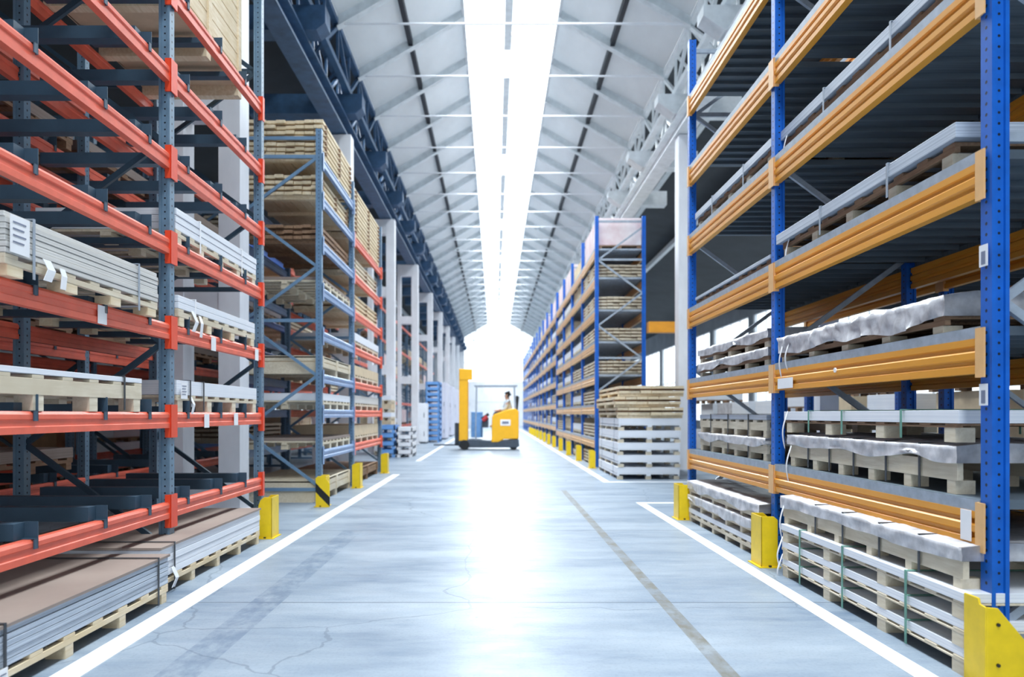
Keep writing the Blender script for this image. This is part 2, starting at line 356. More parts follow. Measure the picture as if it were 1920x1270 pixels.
# ---------------------------------------------------------------- racks
def lipped(w, d):
    """upright section: open-backed channel with lips, facing outward"""
    a, b, e = w/2, d/2, .012
    return [(-a, -b), (-a*.55, -b), (-a*.5, -b+e), (a*.5, -b+e), (a*.55, -b), (a, -b), (a, b), (a*.5, b), (a*.45, b-e), (-a*.45, b-e), (-a*.5, b), (-a, b)]
CACHE = {}
LOW = {(0, 2), (0, 1), (1, 1), (1, 2), (1, 3), (0, 6), (1, 6)}     # loaded beam levels have flat bars
def cached(key, fn):
    if key not in CACHE: CACHE[key] = fn()
    return CACHE[key]
def rack(name, label, X0, s, ys, levels, H, depth=1.14, post='blue', beam='orange', plate='bleached_amber', kind='R', deck=True, bars=(), bar_levels=None,
         brace='galv', detail=True, group=None, beams_by_bay=None, beam_h=.165, deck_levels=None, skip=(), rear=True):
    root = thing(name, label, 'storage rack', (X0, ys[0], 0), 0, group)
    pw = .08
    pm = cached(('post', post, H), lambda: MB().prism(lipped(pw, pw), 'z', 0.012, H).mesh('post', post))
    fm = cached(('foot', post), lambda: MB().box(-.07, .07, -.06, .06, 0, .012).mesh('foot_plate', 'galv'))
    def brmesh():
        mb = MB(); x0, x1 = pw, depth-pw; z = .25; i = 0
        mb.bar((x0, 0, .18), (x1, 0, .18), .03, .045)
        while z+.75 < H:
            a, b = (x0, x1) if i % 2 == 0 else (x1, x0)
            mb.bar((a, 0, z), (b, 0, z+.72), .03, .04); z += .74; i += 1
            if i % 3 == 0: mb.bar((x0, 0, z), (x1, 0, z), .03, .045)
        mb.bar((x0, 0, H-.12), (x1, 0, H-.12), .03, .045)
        if s < 0: mb.v = [(-x, y, z) for (x, y, z) in mb.v]
        return mb.mesh('brace', brace)
    bm_ = cached(('brace', brace, H, depth, s), brmesh)
    for i, y in enumerate(ys):
        fr = empty('frame', root, (0, y-ys[0], 0))
        for xo in (pw/2, depth-pw/2):
            inst(pm, 'post', fr, (s*xo, pw/2, 0))
            if detail: inst(fm, 'foot_plate', fr, (s*xo, pw/2, 0))
        inst(bm_, 'brace', fr, (0, pw/2, 0))
    for b in range(len(ys)-1):
        L = ys[b+1]-ys[b]-pw; y0 = ys[b]-ys[0]+pw
        bc = beams_by_bay[b] if beams_by_bay else beam
        pc = plate if not beams_by_bay else bc
        def bmesh_():
            h = beam_h
            if kind == 'R':
                d = .05; e = .010
                poly = [(0, 0), (0, h*.22), (e, h*.27), (e, h*.36), (-.004, h*.42), (-.004, h*.60), (e, h*.67), (e, h*.76), (0, h*.8), (0, h), (d, h), (d, 0)]
            else:
                d = .05; poly = [(0, 0), (0, h*.30), (.007, h*.34), (.007, h*.62), (0, h*.66), (0, h*.86), (.012, h), (d, h), (d, 0)]
            return MB().prism([(p*s, q) for p, q in poly], 'y', 0, L).mesh('beam', bc)
        me = cached(('beam', kind, bc, round(L, 3), s, beam_h), bmesh_)
        def plmesh(sign):
            return MB().box(-.012, .035, -.0, .014, -.02 if kind == 'R' else -.07, beam_h+.045 if kind == 'R' else beam_h+.055).box(-.012, -.004, -.05 if sign > 0 else 0.0, .012 if sign > 0 else .06, -.02 if kind == 'R' else -.07, beam_h+.045 if kind == 'R' else beam_h+.055)
        for li, z in enumerate(levels):
            if (b, li) in skip: continue
            dz = .055 if (deck and (deck_levels is None or li in deck_levels)) else 0.0
            zb = z-dz-beam_h
            for side in ((0, 1) if rear else (0,)):
                xo = -.006*s if side == 0 else s*(depth-.045)
                bo = inst(me, 'beam', root, (xo, y0, zb))
                if detail and side == 0:
                    for sg, yy in ((1, 0.0), (-1, L-.014)):
                        pmesh = cached(('plate', pc, kind, s, sg, beam_h), lambda: (lambda mb: (setattr(mb, 'v', [(x*s, y, zq) for x, y, zq in mb.v]), mb)[1])(plmesh(sg)).mesh('end_plate', pc))
                        inst(pmesh, 'end_plate', bo, (0, yy, 0))
            if dz:
                def dmesh():
                    mb = MB(); mb.box(0, depth, .0, L, .045, .055); mb.box(depth-.012, depth, 0, L, 0, .045)
                    n = max(4, int(L/.2))
                    for q in range(n): yy = q*L/n; mb.box(.05, depth-.05, yy, yy+.012, .012, .045)
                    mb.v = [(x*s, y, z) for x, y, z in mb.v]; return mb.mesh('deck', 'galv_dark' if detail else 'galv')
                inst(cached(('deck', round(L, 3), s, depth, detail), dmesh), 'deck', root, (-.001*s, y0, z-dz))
                inst(cached(('lip', round(L, 3), s), lambda: MB().box(*sorted((0, .012*s)), 0, L, 0, .053).mesh('deck_edge', 'galv')), 'deck_edge', root, (-.004*s, y0, z-dz))
            if bars and (bar_levels is None or li in bar_levels):
                for (bb, off) in bars:
                    if bb != b: continue
                    bo = inst(cached(('sbar', s, depth, (b, li) in LOW), lambda: (lambda mb: (setattr(mb, 'v', [(x*s, y, zq) for x, y, zq in mb.v]), mb)[1])(MB().box(.055, depth-.055, -.045, .045, .0, .045 if (b, li) in LOW else .085)).mesh('support_bar', 'slate_plain')), 'support_bar', root, (0, off-ys[0], zb+beam_h))
                    inst(cached(('clip', s), lambda: (lambda mb: (setattr(mb, 'v', [(x*s, y, zq) for x, y, zq in mb.v]), mb)[1])(MB().box(-.014, .06, .045, .05, -.05, .088).box(-.014, -.008, .015, .05, -.05, .004).box(-.014, .055, .015, .05, 0, .004)).mesh('clip', 'slate_plain')), 'clip', bo)
    return root

RLEV = [.80, 1.61, 2.43, 3.28, 4.08, 4.90]
YR = [3.447, 6.12, 8.81]
rk = rack('pallet_rack', 'tall blue rack with orange beams nearest on the right of the aisle', 2.256, 1, YR, RLEV, 5.55)
# stickers on the near upright
for (z, y) in ((1.93, 3.50), (1.29, 3.50)):
    st = MB().box(2.247, 2.2495, y-.035, y+.025, z-.05, z+.05).build('rack_sticker', 'paper', rk, (-2.256, -YR[0], 0))
    MB().box(2.2462, 2.247, y-.02, y+.01, z-.04, z+.02).build('printed_code', 'ink', st)
MB().box(2.243, 2.247, 3.58, 3.66, .60, .745).build('paper_strip', 'paper', rk, (-2.256, -YR[0], 0))
MB().box(2.241, 2.244, 5.72, 6.02, 1.40, 1.48).build('paper_tag', 'paper', rk, (-2.256, -YR[0], 0))
MB().cyl((2.243, 5.0, 1.49), (2.235, 5.0, 1.49), .016, 12).build('round_tag', 'paper', rk, (-2.256, -YR[0], 0))
rack('pallet_rack', 'blue rack standing back to back behind the nearest right rack', 3.62, 1, [3.447, 6.12, 8.81], RLEV[2:], 5.55)
FR = []
for i in range(4):
    y0 = 17.1+i*10.92; ys = [y0+2.69*j for j in range(5)]; FR.append(ys)
    rack('pallet_rack', 'far right blue rack run, %s one beyond the stacked pallets' % ORD[i+1], 2.256, 1, ys, [.66, 1.42, 2.1, 2.85, 3.57, 4.3, 4.95] if i == 0 else RLEV, 5.67, plate='bleached_amber', detail=False, group='far right racks', beam='bleached_amber', rear=i < 2)
LLEV = [.56, 1.215, 1.86, 2.48, 3.10, 3.73, 4.36]
YL = [3.35, 5.52, 7.69]
bars = [(0, 3.86), (0, 4.56), (0, 5.15), (1, 5.80), (1, 6.50), (1, 7.14)]
lk = rack('pallet_rack', 'red beamed rack with slate posts nearest on the left', -2.364, -1, YL, LLEV, 5.6, post='slate', beam='red', plate='plate', kind='L', deck=False, bars=bars, brace='dark', beam_h=.115)
for (y, z) in ((6.2, 1.15), (6.9, 1.16), (4.55, 1.8), (6.35, 1.79), (7.5, 1.79)):
    MB().box(-.012-.004, -.012, y-.05, y+.05, z-.06, z+.05).build('paper_tag', 'paper', lk, (.026, -YL[0], 0))
rack('pallet_rack', 'dim red rack standing in the second row on the left', -4.15, -1, [3.35, 5.52, 7.69, 9.86, 12.03], LLEV, 5.6, post='slate', beam='red', plate='plate', kind='L', deck=False, bars=[(b, 3.35+2.17*b+o) for b in range(4) for o in (.6, 1.6)], brace='dark', beam_h=.115, detail=False)
rack('pallet_rack', 'dim red rack deepest in the third row on the left', -5.5, -1, [5.52+2.17*i for i in range(7)], LLEV, 5.6, post='slate', beam='red', plate='plate', kind='L', deck=False, brace='dark', beam_h=.115, detail=False)
L2 = [.71, 1.27, 1.75, 2.33, 2.93, 3.56, 4.17, 4.70]
YL2 = [10.25, 12.57, 15.64]
rack('pallet_rack', 'blue steel rack past the white column on the left, timber on top', -2.34, -1, YL2, L2, 5.06, post='steelblue', kind='L', deck=False, brace='midblue', beams_by_bay=['paleblue', 'red'], beam_h=.12, skip=((1, 7),))
rack('pallet_rack', 'blue and red rack in the second row behind the timber rack', -4.15, -1, [12.3, 15.0, 17.7, 20.4], L2, 5.06, post='steelblue', kind='L', deck=False, brace='midblue', beams_by_bay=['blue_plain', 'red', 'red'], beam_h=.12, detail=False)
for i in range(3):
    ys = [22+i*11+2.69*j for j in range(5)]
    rack('pallet_rack', 'far left rack run behind the white columns, %s from the camera' % ORD[i+1], -4.4, -1, ys, L2[::2]+[5.4], 6.0, post='steelblue', kind='L', deck=False, brace='midblue', beam='red', beam_h=.12, detail=False, group='far left racks', rear=False)
tb = MB().prism([(-.12, 0), (-.12, .24), (.12, .24), (.12, 0)], 'x', 3.42, 4.1).build('tie_beam', 'orange', None, (0, 17.0, 3.02)); tag(tb, 'short orange tie beam between the racks behind the stacked pallets', 'beam')

# ---------------------------------------------------------------- guards
def guard(x, y, s, label, mat='yellow', h=.40, rounded=False):
    o = thing('post_guard', label, 'guard', (x, y, 0), 0, 'yellow post guards')
    # U-shaped plate: camera-facing and aisle-facing walls with a chamfered top
    mb = MB(); w, d, tk = .13, .24, .008
    top = [(0, 0), (w, 0), (w, h*.93), (w*.75, h), (0, h)] if not rounded else [(0, 0), (w, 0), (w, h*.8), (w*.85, h*.93), (w*.6, h), (0, h)]
    mb.prism([(s*(p-w/2), q) for p, q in [(a if s > 0 else a, b) for a, b in top]] , 'y', 0, tk)
    mb.box(-w/2 if s > 0 else w/2-tk, -w/2+tk if s > 0 else w/2, 0, d, 0, h)
    mb.prism([(s*(p-w/2), q) for p, q in top], 'y', d-tk, d)
    mb.build('guard_plate', mat, o, bevel=.003)
    MB().box(-w/2-.02, w/2+.02, -.02, d+.02, 0, .008).build('base_flange', mat, o)
    b = MB()
    for (bx, by) in ((0, -.012), (0, d+.012)): MB().cyl((bx, by, .008), (bx, by, .02), .012, 6).build('anchor_bolt', 'bolt', o)
    return o
guard(2.145, 5.93, 1, 'yellow guard at the middle post of the nearest right rack')
guard(2.145, 8.6, 1, 'yellow guard at the far post of the nearest right rack')
g0 = guard(2.16, 16.8, 1, 'yellow guard beside the stacked white pallets')
for i in range(11):
    tree_copy(g0, 'small yellow guard at the %s post of the distant right rack' % ORD[i+2], (2.16, 16.8+2.69*(i+1)+(.16 if i > 2 else 0), 0))
guard(-2.21, 7.3, -1, 'yellow round-topped guard at the end post of the near left rack', rounded=True)
hz = guard(-2.25, 9.8, -1, 'yellow and black striped guard on the left rack past the column', mat='hazard', h=.4)
MB().prism([(-.02, 0), (.12, 0), (.12, .3), (.05, .4), (-.02, .4)], 'y', 0, .008).build('side_plate', 'hazard', hz, (-.0, -.012, 0))
guard(-2.25, 12.3, -1, 'slim yellow guard at the middle post of the timber rack')
guard(-2.25, 15.4, -1, 'slim yellow guard at the far post of the timber rack')
eg = thing('rack_end_guard', 'big yellow guard plate sloping down at the right rack corner', 'guard', (0, 0, 0))
MB().prism([(2.125, 0), (2.46, 0), (2.46, .02), (2.175, .36), (2.125, .365)], 'y', 3.28, 3.29).build('face_plate', 'yellow', eg, bevel=.003)
MB().prism([(3.28, 0), (3.43, 0), (3.43, .395), (3.33, .395), (3.32, .37), (3.28, .365)], 'x', 2.117, 2.127).build('aisle_plate', 'yellow', eg, bevel=.003)
for (x, z) in ((2.172, .29), (2.172, .115), (2.30, .09)): MB().cyl((x, 3.28, z), (x, 3.272, z), .008, 8).build('bolt', 'bolt', eg)

# ---------------------------------------------------------------- loads
def film_mesh(L, W, z0, z1, seed, amp, ny=70, droop=.03, ends=True):
    """plastic film draped over a pack: cross-section swept along y with crumples"""
    random.seed(seed); sec = []
    nx = 7
    for i in range(5): sec.append((-W/2-.012, z0-droop+(z1-z0+droop)*i/4, -1))
    for i in range(1, nx): sec.append((-W/2+W*i/nx, z1+.012, 0))
    for i in range(4, -1, -1): sec.append((W/2+.012, z0-droop+(z1-z0+droop)*i/4, 1))
    v = []; f = []; m = len(sec)
    for j in range(ny+1):
        y = -L/2-.015+(L+.03)*j/ny
        for (x, z, side) in sec:
            p = Vector((x*3.1+seed, y*5.5, z*9)); a = noise.noise(p)*amp*1.3+noise.noise(p*2.7)*amp*.8; a2 = noise.noise(p+Vector((9, 2, 4)))*amp
            dip = 0
            if z < z0: dip = noise.noise(Vector((y*2.3+seed, 0, 0)))*.05
            v.append((x+(side*abs(a) if side else a2*.4), y+a2*.5, z+(abs(a) if side == 0 else a2*.3)+dip))
    for j in range(ny):
        for i in range(m-1): a = j*m+i; f.append((a, a+1, a+m+1, a+m))
    if ends:
        for j in (0, ny):
            n = len(v); base = [j*m+i for i in range(m)]; f.append(tuple(base))
    me = bpy.data.meshes.new('plastic_film'); me.from_pydata(v, [], f); me.update(); me.materials.append(M['film'])
    for p in me.polygons: p.use_smooth = True
    return me
def pack(name, label, cat, loc, L, W=1.1, T=.07, ph=.10, side=.0, nb=4, sheet='sheet', wd='old', blockm='cream', over=0.0, straps=(), strapm='green', film=None, note=None, full=True, group=None, top=None, layers=1, rz=0, bw=.09, thin=False, amp=.012):
    """banded sheets on their wooden pallet. loc = base centre; L along y; side = height of the long side planks"""
    r = thing(name, label, cat, loc, rz, group)
    st = side if side else (.01 if thin else .03); dk = .01 if thin else .02
    bh = ph-dk-.002-st
    pm = MB()
    for x in (-W/2+.0, -.04, W/2-.03): pm.box(x, x+(.03 if x != -.04 else .08), -L/2, L/2, bh, bh+st)
    n = max(6, int(L/.22))
    for i in range(n): y = -L/2+i*(L-.1)/(n-1); pm.box(-W/2, W/2, y, y+.1, bh+st, bh+st+dk)
    if full:
        pal = pm.build('pallet', wd, r, bevel=.002)
        bm = cached(('block', bw, round(bh, 3), blockm, W), lambda: MB().box(-.05, .05, -bw/2, bw/2, 0, bh).mesh('block', blockm))
        for i in range(nb):
            y = -L/2+bw/2+.02+i*(L-bw-.04)/(nb-1)
            for x in (-W/2+.052, 0, W/2-.052): inst(bm, 'block', pal, (x, y, 0))
    else:
        for i in range(nb):
            y = -L/2+bw/2+.02+i*(L-bw-.04)/(nb-1)
            for x in (-W/2+.052, 0, W/2-.052): pm.box(x-.05, x+.05, y-bw/2, y+bw/2, 0, bh)
        pm.build('pallet', wd, r)
    random.seed(int(abs(loc[1])*100+abs(loc[2])*10))
    sm = MB(); zz = ph
    for q in range(layers):
        a = random.uniform(-.006, .006); h = T/layers
        sm.box(-W/2-over+a, W/2+over+a, -L/2-over*2, L/2+over*2, zz, zz+h-(.003 if layers > 1 else 0)); zz += h
    sm.build('sheet_stack', sheet, r, bevel=.002 if full else 0)
    if top: MB().box(-W/2-.01, W/2+.01, -L/2-.01, L/2+.01, ph+T, ph+T+.015).build('top_board', top, r)
    for y in straps:
        z1 = ph+T+.004+(.015 if top else 0); x = W/2+over+.008; t_ = .004
        MB().box(-x, x, y-.009, y+.009, z1, z1+t_).box(-x-t_, -x, y-.009, y+.009, .01, z1+t_).box(x, x+t_, y-.009, y+.009, .01, z1+t_).build('strap', strapm, r)
    if film is not None: inst(film_mesh(L, W+2*over, ph, ph+T, film, amp), 'plastic_film', r)
    if note:
        for (y, z, hw, hh) in note:
            s = 1 if loc[0] < 0 else -1
            xx = s*(W/2+over+.014); p = MB().box(min(xx, xx+.002*s), max(xx, xx+.002*s), y-hw, y+hw, z-hh, z+hh).build('paper_note', 'paper', r)
            mb = MB()
            for q in range(4): xq = xx+.003*s; mb.box(min(xq, xq+.001*s), max(xq, xq+.001*s), y-hw*.75, y+hw*(.6-.2*(q % 2)), z+hh*(.6-q*.35), z+hh*(.68-q*.35))
            mb.build('printed_lines', 'ink', p)
    return r
def ribbon(parent, pts, w, name='film_tail'):
    v = []; f = []
    for (x, y, z) in pts: v += [(x, y-w/2, z), (x, y+w/2, z)]
    for i in range(len(pts)-1): f.append((2*i, 2*i+1, 2*i+3, 2*i+2))
    me = bpy.data.meshes.new(name); me.from_pydata(v, [], f); me.update(); me.materials.append(M['paper'])
    o = inst(me, name, parent); sm = o.modifiers.new('thick', 'SOLIDIFY'); sm.thickness = .003
    if name == 'paper_tail': return o
    ss = o.modifiers.new('soft', 'SUBSURF'); ss.levels = 2; ss.render_levels = 2
    for p in me.polygons: p.use_smooth = True
    return o
NR = 'on the nearest right rack'
XC = 2.256+.60
# nearest right bay (between the end upright and the middle upright)
def tails(r, y, side=-1, h=.16, W=1.1):
    x = -W/2-.03
    ribbon(r, [(x, y, .02-h), (x-.02, y+.03, .06-h*.4), (x-.01, y-.02, .1), (x+.02, y, .17)], .03)
a = pack('sheet_pack', 'long grey sheet pack on third shelf up, near bay of right rack', 'sheet pack', (2.86, 4.9, 2.431), 2.25, 1.15, .075, .125, 0, 5, over=.03, sheet='sheet', straps=(-.55, .35), strapm='galv', wd='old'); tails(a, 1.0)
a = pack('sheet_pack', 'grey sheet pack high on the fourth shelf, near bay of the right rack', 'sheet pack', (2.89, 5.02, 3.281), 2.2, 1.12, .075, .125, 0, 5, over=.02, straps=(-.6, .3), strapm='galv'); tails(a, 1.0)
a = pack('wrapped_sheet_pack', 'crumpled film wrapped pack on the second shelf of the near right bay', 'sheet pack', (2.83, 4.93, 1.611), 2.2, 1.12, .10, .09, 0, 5, film=3, over=.0, amp=.024)
tails(a, 1.02); tails(a, .9, h=.1)
a = pack('wrapped_sheet_pack', 'wood sided wrapped pack under the white pack, near right bay', 'sheet pack', (2.84, 4.83, .801), 2.14, 1.1, .05, .19, .10, 6, film=5, wd='cream', straps=(-.75, -.4, 0, .35, .7), strapm='strap', bw=.07)
tails(a, 1.0)
a = pack('sheet_pack', 'white edged sheet pack topmost on the first shelf of near right bay', 'sheet pack', (2.83, 4.83, 1.06), 2.2, 1.12, .065, .095, 0, 4, sheet='whitesheet', thin=True, straps=(-.62, .1, .62), strapm='green', over=.01); tails(a, 1.05)
for i, z in enumerate((0, .128, .256)):
    a = pack('sheet_pack', 'white sheet pack under the near right bay, %s of pile' % ('lowest', 'second from bottom', 'third from bottom')[i], 'sheet pack', (2.70, 4.56, z), 2.22, 1.12, .044, .084, 0, 4, sheet='whitesheet', straps=(-.62, .1, .75), strapm='green', thin=True, wd='cream', group='white sheet packs under the near right bay')
    if i < 2: tails(a, 1.08, h=.1)
a = pack('wrapped_sheet_pack', 'wood sided wrapped pack topmost of the floor pile under near right bay', 'sheet pack', (2.73, 4.62, .384), 2.2, 1.12, .045, .155, .085, 6, film=8, wd='cream', straps=(-.75, -.35, .1, .5), strapm='strap', bw=.06); tails(a, 1.05)
# far bay of the near right rack
pack('sheet_pack', 'grey sheet pack on the fourth shelf, far bay of the nearest right rack', 'sheet pack', (2.86, 7.45, 3.281), 2.3, 1.12, .07, .13, 0, 5, over=.02, straps=(-.5, .5), strapm='galv')
pack('sheet_pack', 'thin grey sheet pack on the third shelf, far bay of nearest right rack', 'sheet pack', (2.85, 7.45, 2.431), 2.3, 1.12, .03, .06, 0, 5, over=.01)
for i, z in enumerate((1.611, 1.765)):
    pack('wrapped_sheet_pack', 'wrapped pack on the second shelf, far bay right, %s of two' % ('lower', 'upper')[i], 'sheet pack', (2.84, 7.42, z), 2.15, 1.1, .05, .10, 0, 5, film=11+i, wd='old', group='wrapped packs on the second shelf')
for i, z in enumerate((.801, 1.0)):
    pack('wrapped_sheet_pack', 'wood sided pack on the first shelf, far bay right, %s of two' % ('lower', 'upper')[i], 'sheet pack', (2.86, 7.5, z), 2.1, 1.1, .045, .15, .07, 6, film=14 if i == 0 else None, wd='cream', straps=(-.6, 0, .6), strapm='strap', group='wood sided packs on the first shelf', bw=.07)
for i, z in enumerate((0, .15, .30)):
    pack('wrapped_sheet_pack' if i == 2 else 'sheet_pack', 'pale pack on the floor under the far right bay, %s of three' % ('bottom', 'middle', 'top')[i], 'sheet pack', (2.76, 7.42, z), 2.3, 1.14, .05, .1, .0 if i < 2 else .045, 6, sheet='whitesheet', wd='cream', film=(None, 19, 17)[i], group='pale packs under the far right bay', bw=.06)
# nearest left bay
a = pack('board_stack', 'tall stack of pale grey boards with paper note, near left bay', 'board stack', (-2.86, 4.39, 1.861), 1.62, 1.1, .20, .105, .03, 4, sheet='board', wd='cream', blockm='pine', straps=(-.60, .52), strapm='galv', note=[(-.72, .2, .075, .09)], layers=7, bw=.12)
ribbon(a, [(.57, -.5, .02), (.575, -.47, .08), (.565, -.5, .13)], .07, 'paper_tail'); ribbon(a, [(.57, -.36, .0), (.572, -.35, .07), (.565, -.36, .11)], .05, 'paper_tail')
a = pack('pallet_load', 'thin boards on pale pallet, first beam level of near left bay', 'pallet load', (-2.90, 4.2, 1.216), 1.75, 1.08, .03, .19, .085, 4, sheet='whitesheet', wd='cream', blockm='cream', straps=(-.68, .62), strapm='strap', bw=.09)
a = pack('board_stack', 'long brown grey board stack on the floor nearest on the left', 'board stack', (-2.66, 4.02, 0), 1.72, 1.12, .17, .115, .03, 4, sheet='sheet', wd='pine', blockm='pine', straps=(-.78, .70), strapm='strap', layers=6, top='brown', note=[(-.80, .05, .03, .07)], bw=.07)
a = pack('board_stack', 'white edged board stack on the floor by the yellow left guard', 'board stack', (-2.76, 6.02, 0), 2.1, 1.14, .19, .12, .03, 5, sheet='whitesheet', wd='pine', blockm='pine', straps=(-.85,), strapm='strap', layers=4, top='brown', bw=.06)
ribbon(a, [(.585, -.88, .03), (.60, -.85, .09), (.58, -.88, .17)], .05, 'paper_tail')
# second left bay
pack('board_stack', 'white boards on pallet feet, fourth beam level of second left bay', 'board stack', (-2.90, 6.6, 2.481), 1.9, 1.05, .16, .10, .0, 5, sheet='whitesheet', wd='cream', blockm='cream', straps=(-.5, .5), strapm='paper', layers=3)
a = pack('board_stack', 'white boards on wooden feet, third beam level of second left bay', 'board stack', (-2.88, 6.55, 1.861), 1.8, 1.05, .10, .13, .04, 4, sheet='whitesheet', wd='cream', blockm='pine', straps=(-.6,), strapm='paper', layers=2)
ribbon(a, [(.54, -.65, -.02), (.55, -.6, .06), (.53, -.65, .14)], .06, 'paper_tail'); ribbon(a, [(.54, -.5, -.05), (.55, -.5, .06), (.53, -.5, .12)], .05, 'paper_tail')
a = pack('pallet_load', 'white strapped boards on pallet, first beam level of second left bay', 'pallet load', (-2.90, 6.62, 1.216), 1.9, 1.05, .11, .13, .02, 4, sheet='whitesheet', wd='cream', blockm='cream', straps=(-.72, -.45), strapm='strap', note=[(-.85, .16, .06, .06)])
ribbon(a, [(.54, -.7, -.02), (.55, -.68, .06), (.53, -.7, .12)], .04, 'paper_tail')
# timber crates
def crate(name, label, loc, L, W, H, mat='pine', planks=5, group=None, full=True):
    r = thing(name, label, 'crate', loc, 0, group); mb = MB(); t_ = .02; ft = .1
    for i in range(planks):
        z0 = ft+i*(H-ft)/planks; z1 = z0+(H-ft)/planks-.012
        mb.box(-W/2, -W/2+t_, -L/2, L/2, z0, z1).box(W/2-t_, W/2, -L/2, L/2, z0, z1).box(-W/2, W/2, -L/2, -L/2+t_, z0, z1).box(-W/2, W/2, L/2-t_, L/2, z0, z1)
    mb.build('side_planks', mat, r)
    MB().box(-W/2+.01, W/2-.01, -L/2+.01, L/2-.01, ft, H-.03).build('inner_goods', 'carton', r)
    MB().box(-W/2, W/2, -L/2, L/2, H-.03, H).build('lid', mat, r)
    for x in (-W/2-.018, W/2):
        for y in (-L/2+.05, -.04, L/2-.13): MB().box(x, x+.018, y, y+.08, ft, H).build('batten', mat, r)
    for y in (-L/2, -.05, L/2-.1): MB().box(-W/2, W/2, y, y+.1, 0, ft).build('runner', mat, r)
    return r
crate('wooden_crate', 'tall plank crate high on the top beams of the second left bay', (-3.02, 6.75, 4.361), 1.75, .95, 1.0, 'pine', 6)
crate('wooden_crate', 'dark topped plank crate high on the top beams, near left bay', (-3.05, 4.5, 4.361), 1.7, .9, .9, 'old', 5)
def timber(name, label, loc, L, W, rows, mat='pine', ph=.05, group=None, cols=8, th=.045, seed=1, gap=.03):
    """stickered timber: layers of boards with thin cross battens, ragged ends"""
    random.seed(seed); r = thing(name, label, 'timber bundle', loc, 0, group); mb = MB(); bt = MB(); z = ph
    for q in range(rows):
        cw = W/cols
        for c in range(cols):
            e0, e1 = random.uniform(0, .07), random.uniform(0, .07)
            mb.box(-W/2+c*cw+.004, -W/2+(c+1)*cw-.004, -L/2+e0, L/2-e1, z, z+th*random.uniform(.85, 1))
        z += th
        if q < rows-1:
            for y in (-L/2+.12, 0, L/2-.2): bt.box(-W/2-.02, W/2+.02, y, y+.07, z, z+gap)
            z += gap
    mb.build('boards', mat, r); bt.build('cross_sticks', 'old', r)['kind'] = 'stuff'
    for y in (-L/2+.1, -.04, L/2-.2): MB().box(-W/2, W/2, y, y+.09, 0, ph).build('bearer', mat, r)
    return r
NL = 'on the timber rack past the column'
timber('timber_bundle', 'pale timber stack on the top level of the timber rack, near bay', (-2.88, 11.45, 4.701), 2.1, 1.05, 7, 'pine', seed=3)
timber('timber_bundle', 'pale timber stack on the upper red beams of the timber rack', (-2.88, 14.1, 4.171), 2.8, 1.05, 11, 'pine', seed=4)
timber('timber_bundle', 'timber boards on the sixth beam level, near bay of timber rack', (-2.9, 11.4, 3.561), 2.0, 1.0, 3, 'old', seed=5)
timber('timber_bundle', 'timber boards on the seventh beam level, near bay of timber rack', (-2.9, 11.4, 4.171), 2.0, 1.0, 4, 'pine', seed=9)
timber('timber_bundle', 'timber boards on the sixth beam level, far bay of timber rack', (-2.9, 14.1, 3.561), 2.6, 1.0, 4, 'cream', seed=6)
timber('timber_bundle', 'timber boards on the fifth beam level, far bay of timber rack', (-2.9, 14.1, 2.931), 2.7, 1.0, 4, 'pine', seed=7)
crate('wooden_crate', 'low plank crate on the third level, near bay of the timber rack', (-2.9, 11.4, 1.751), 2.1, 1.05, .25, 'cream', 2)
for (li, b, h, m_) in ((0, 1, .3, 'carton'), (1, 0, .22, 'whitesheet'), (1, 1, .25, 'board'), (2, 1, .28, 'carton'), (3, 1, .25, 'whitesheet'), (0, 0, .12, 'brown'), (4, 0, .1, 'brown')):
    yc, Lb = ((11.45, 2.0), (14.15, 2.6))[b]
    pack('pallet_load', 'pallet load on the %s beam level, %s bay of the timber rack' % (ORD[li+1], ('near', 'far')[b]), 'pallet load', (-2.9, yc, L2[li]+.001), Lb, 1.05, h-.12 if h > .13 else .04, .12, .0, 5, sheet=m_, wd='cream', blockm='cream', group='pallet loads on the timber rack')
crate('wooden_crate', 'white low crate on the floor behind the striped guard', (-2.92, 11.35, 0), 2.1, 1.1, .30, 'cream', 2)
crate('wooden_crate', 'low crate on the floor in the far bay of the timber rack', (-2.92, 14.1, 0), 2.4, 1.1, .25, 'old', 2)
# stack of white packs and timber beside the far right rack
for i in range(5):
    z = i*.225
    pack('sheet_pack', 'white sheet pack in the free standing aisle stack, %s from the floor' % ORD[i+1], 'sheet pack', (2.83+random.uniform(-.02, .02), 15.2+random.uniform(-.04, .04), z), 2.55, 1.14, .11, .115, .0, 4, sheet='whitesheet', wd='white', blockm='cream', straps=(-.8, .8), strapm='galv', group='white packs stacked in the aisle')
for i in range(3):
    timber('timber_bundle', 'ragged pale timber bundle on the aisle stack, %s of three' % ('lowest', 'middle', 'topmost')[i], (2.83+(.02, -.03, .04)[i], 15.2, 1.126+i*.2), 2.65, 1.2, 2, 'pine', ph=.06, group='timber bundles on the aisle stack', cols=6, seed=20+i, th=.05, gap=.035)
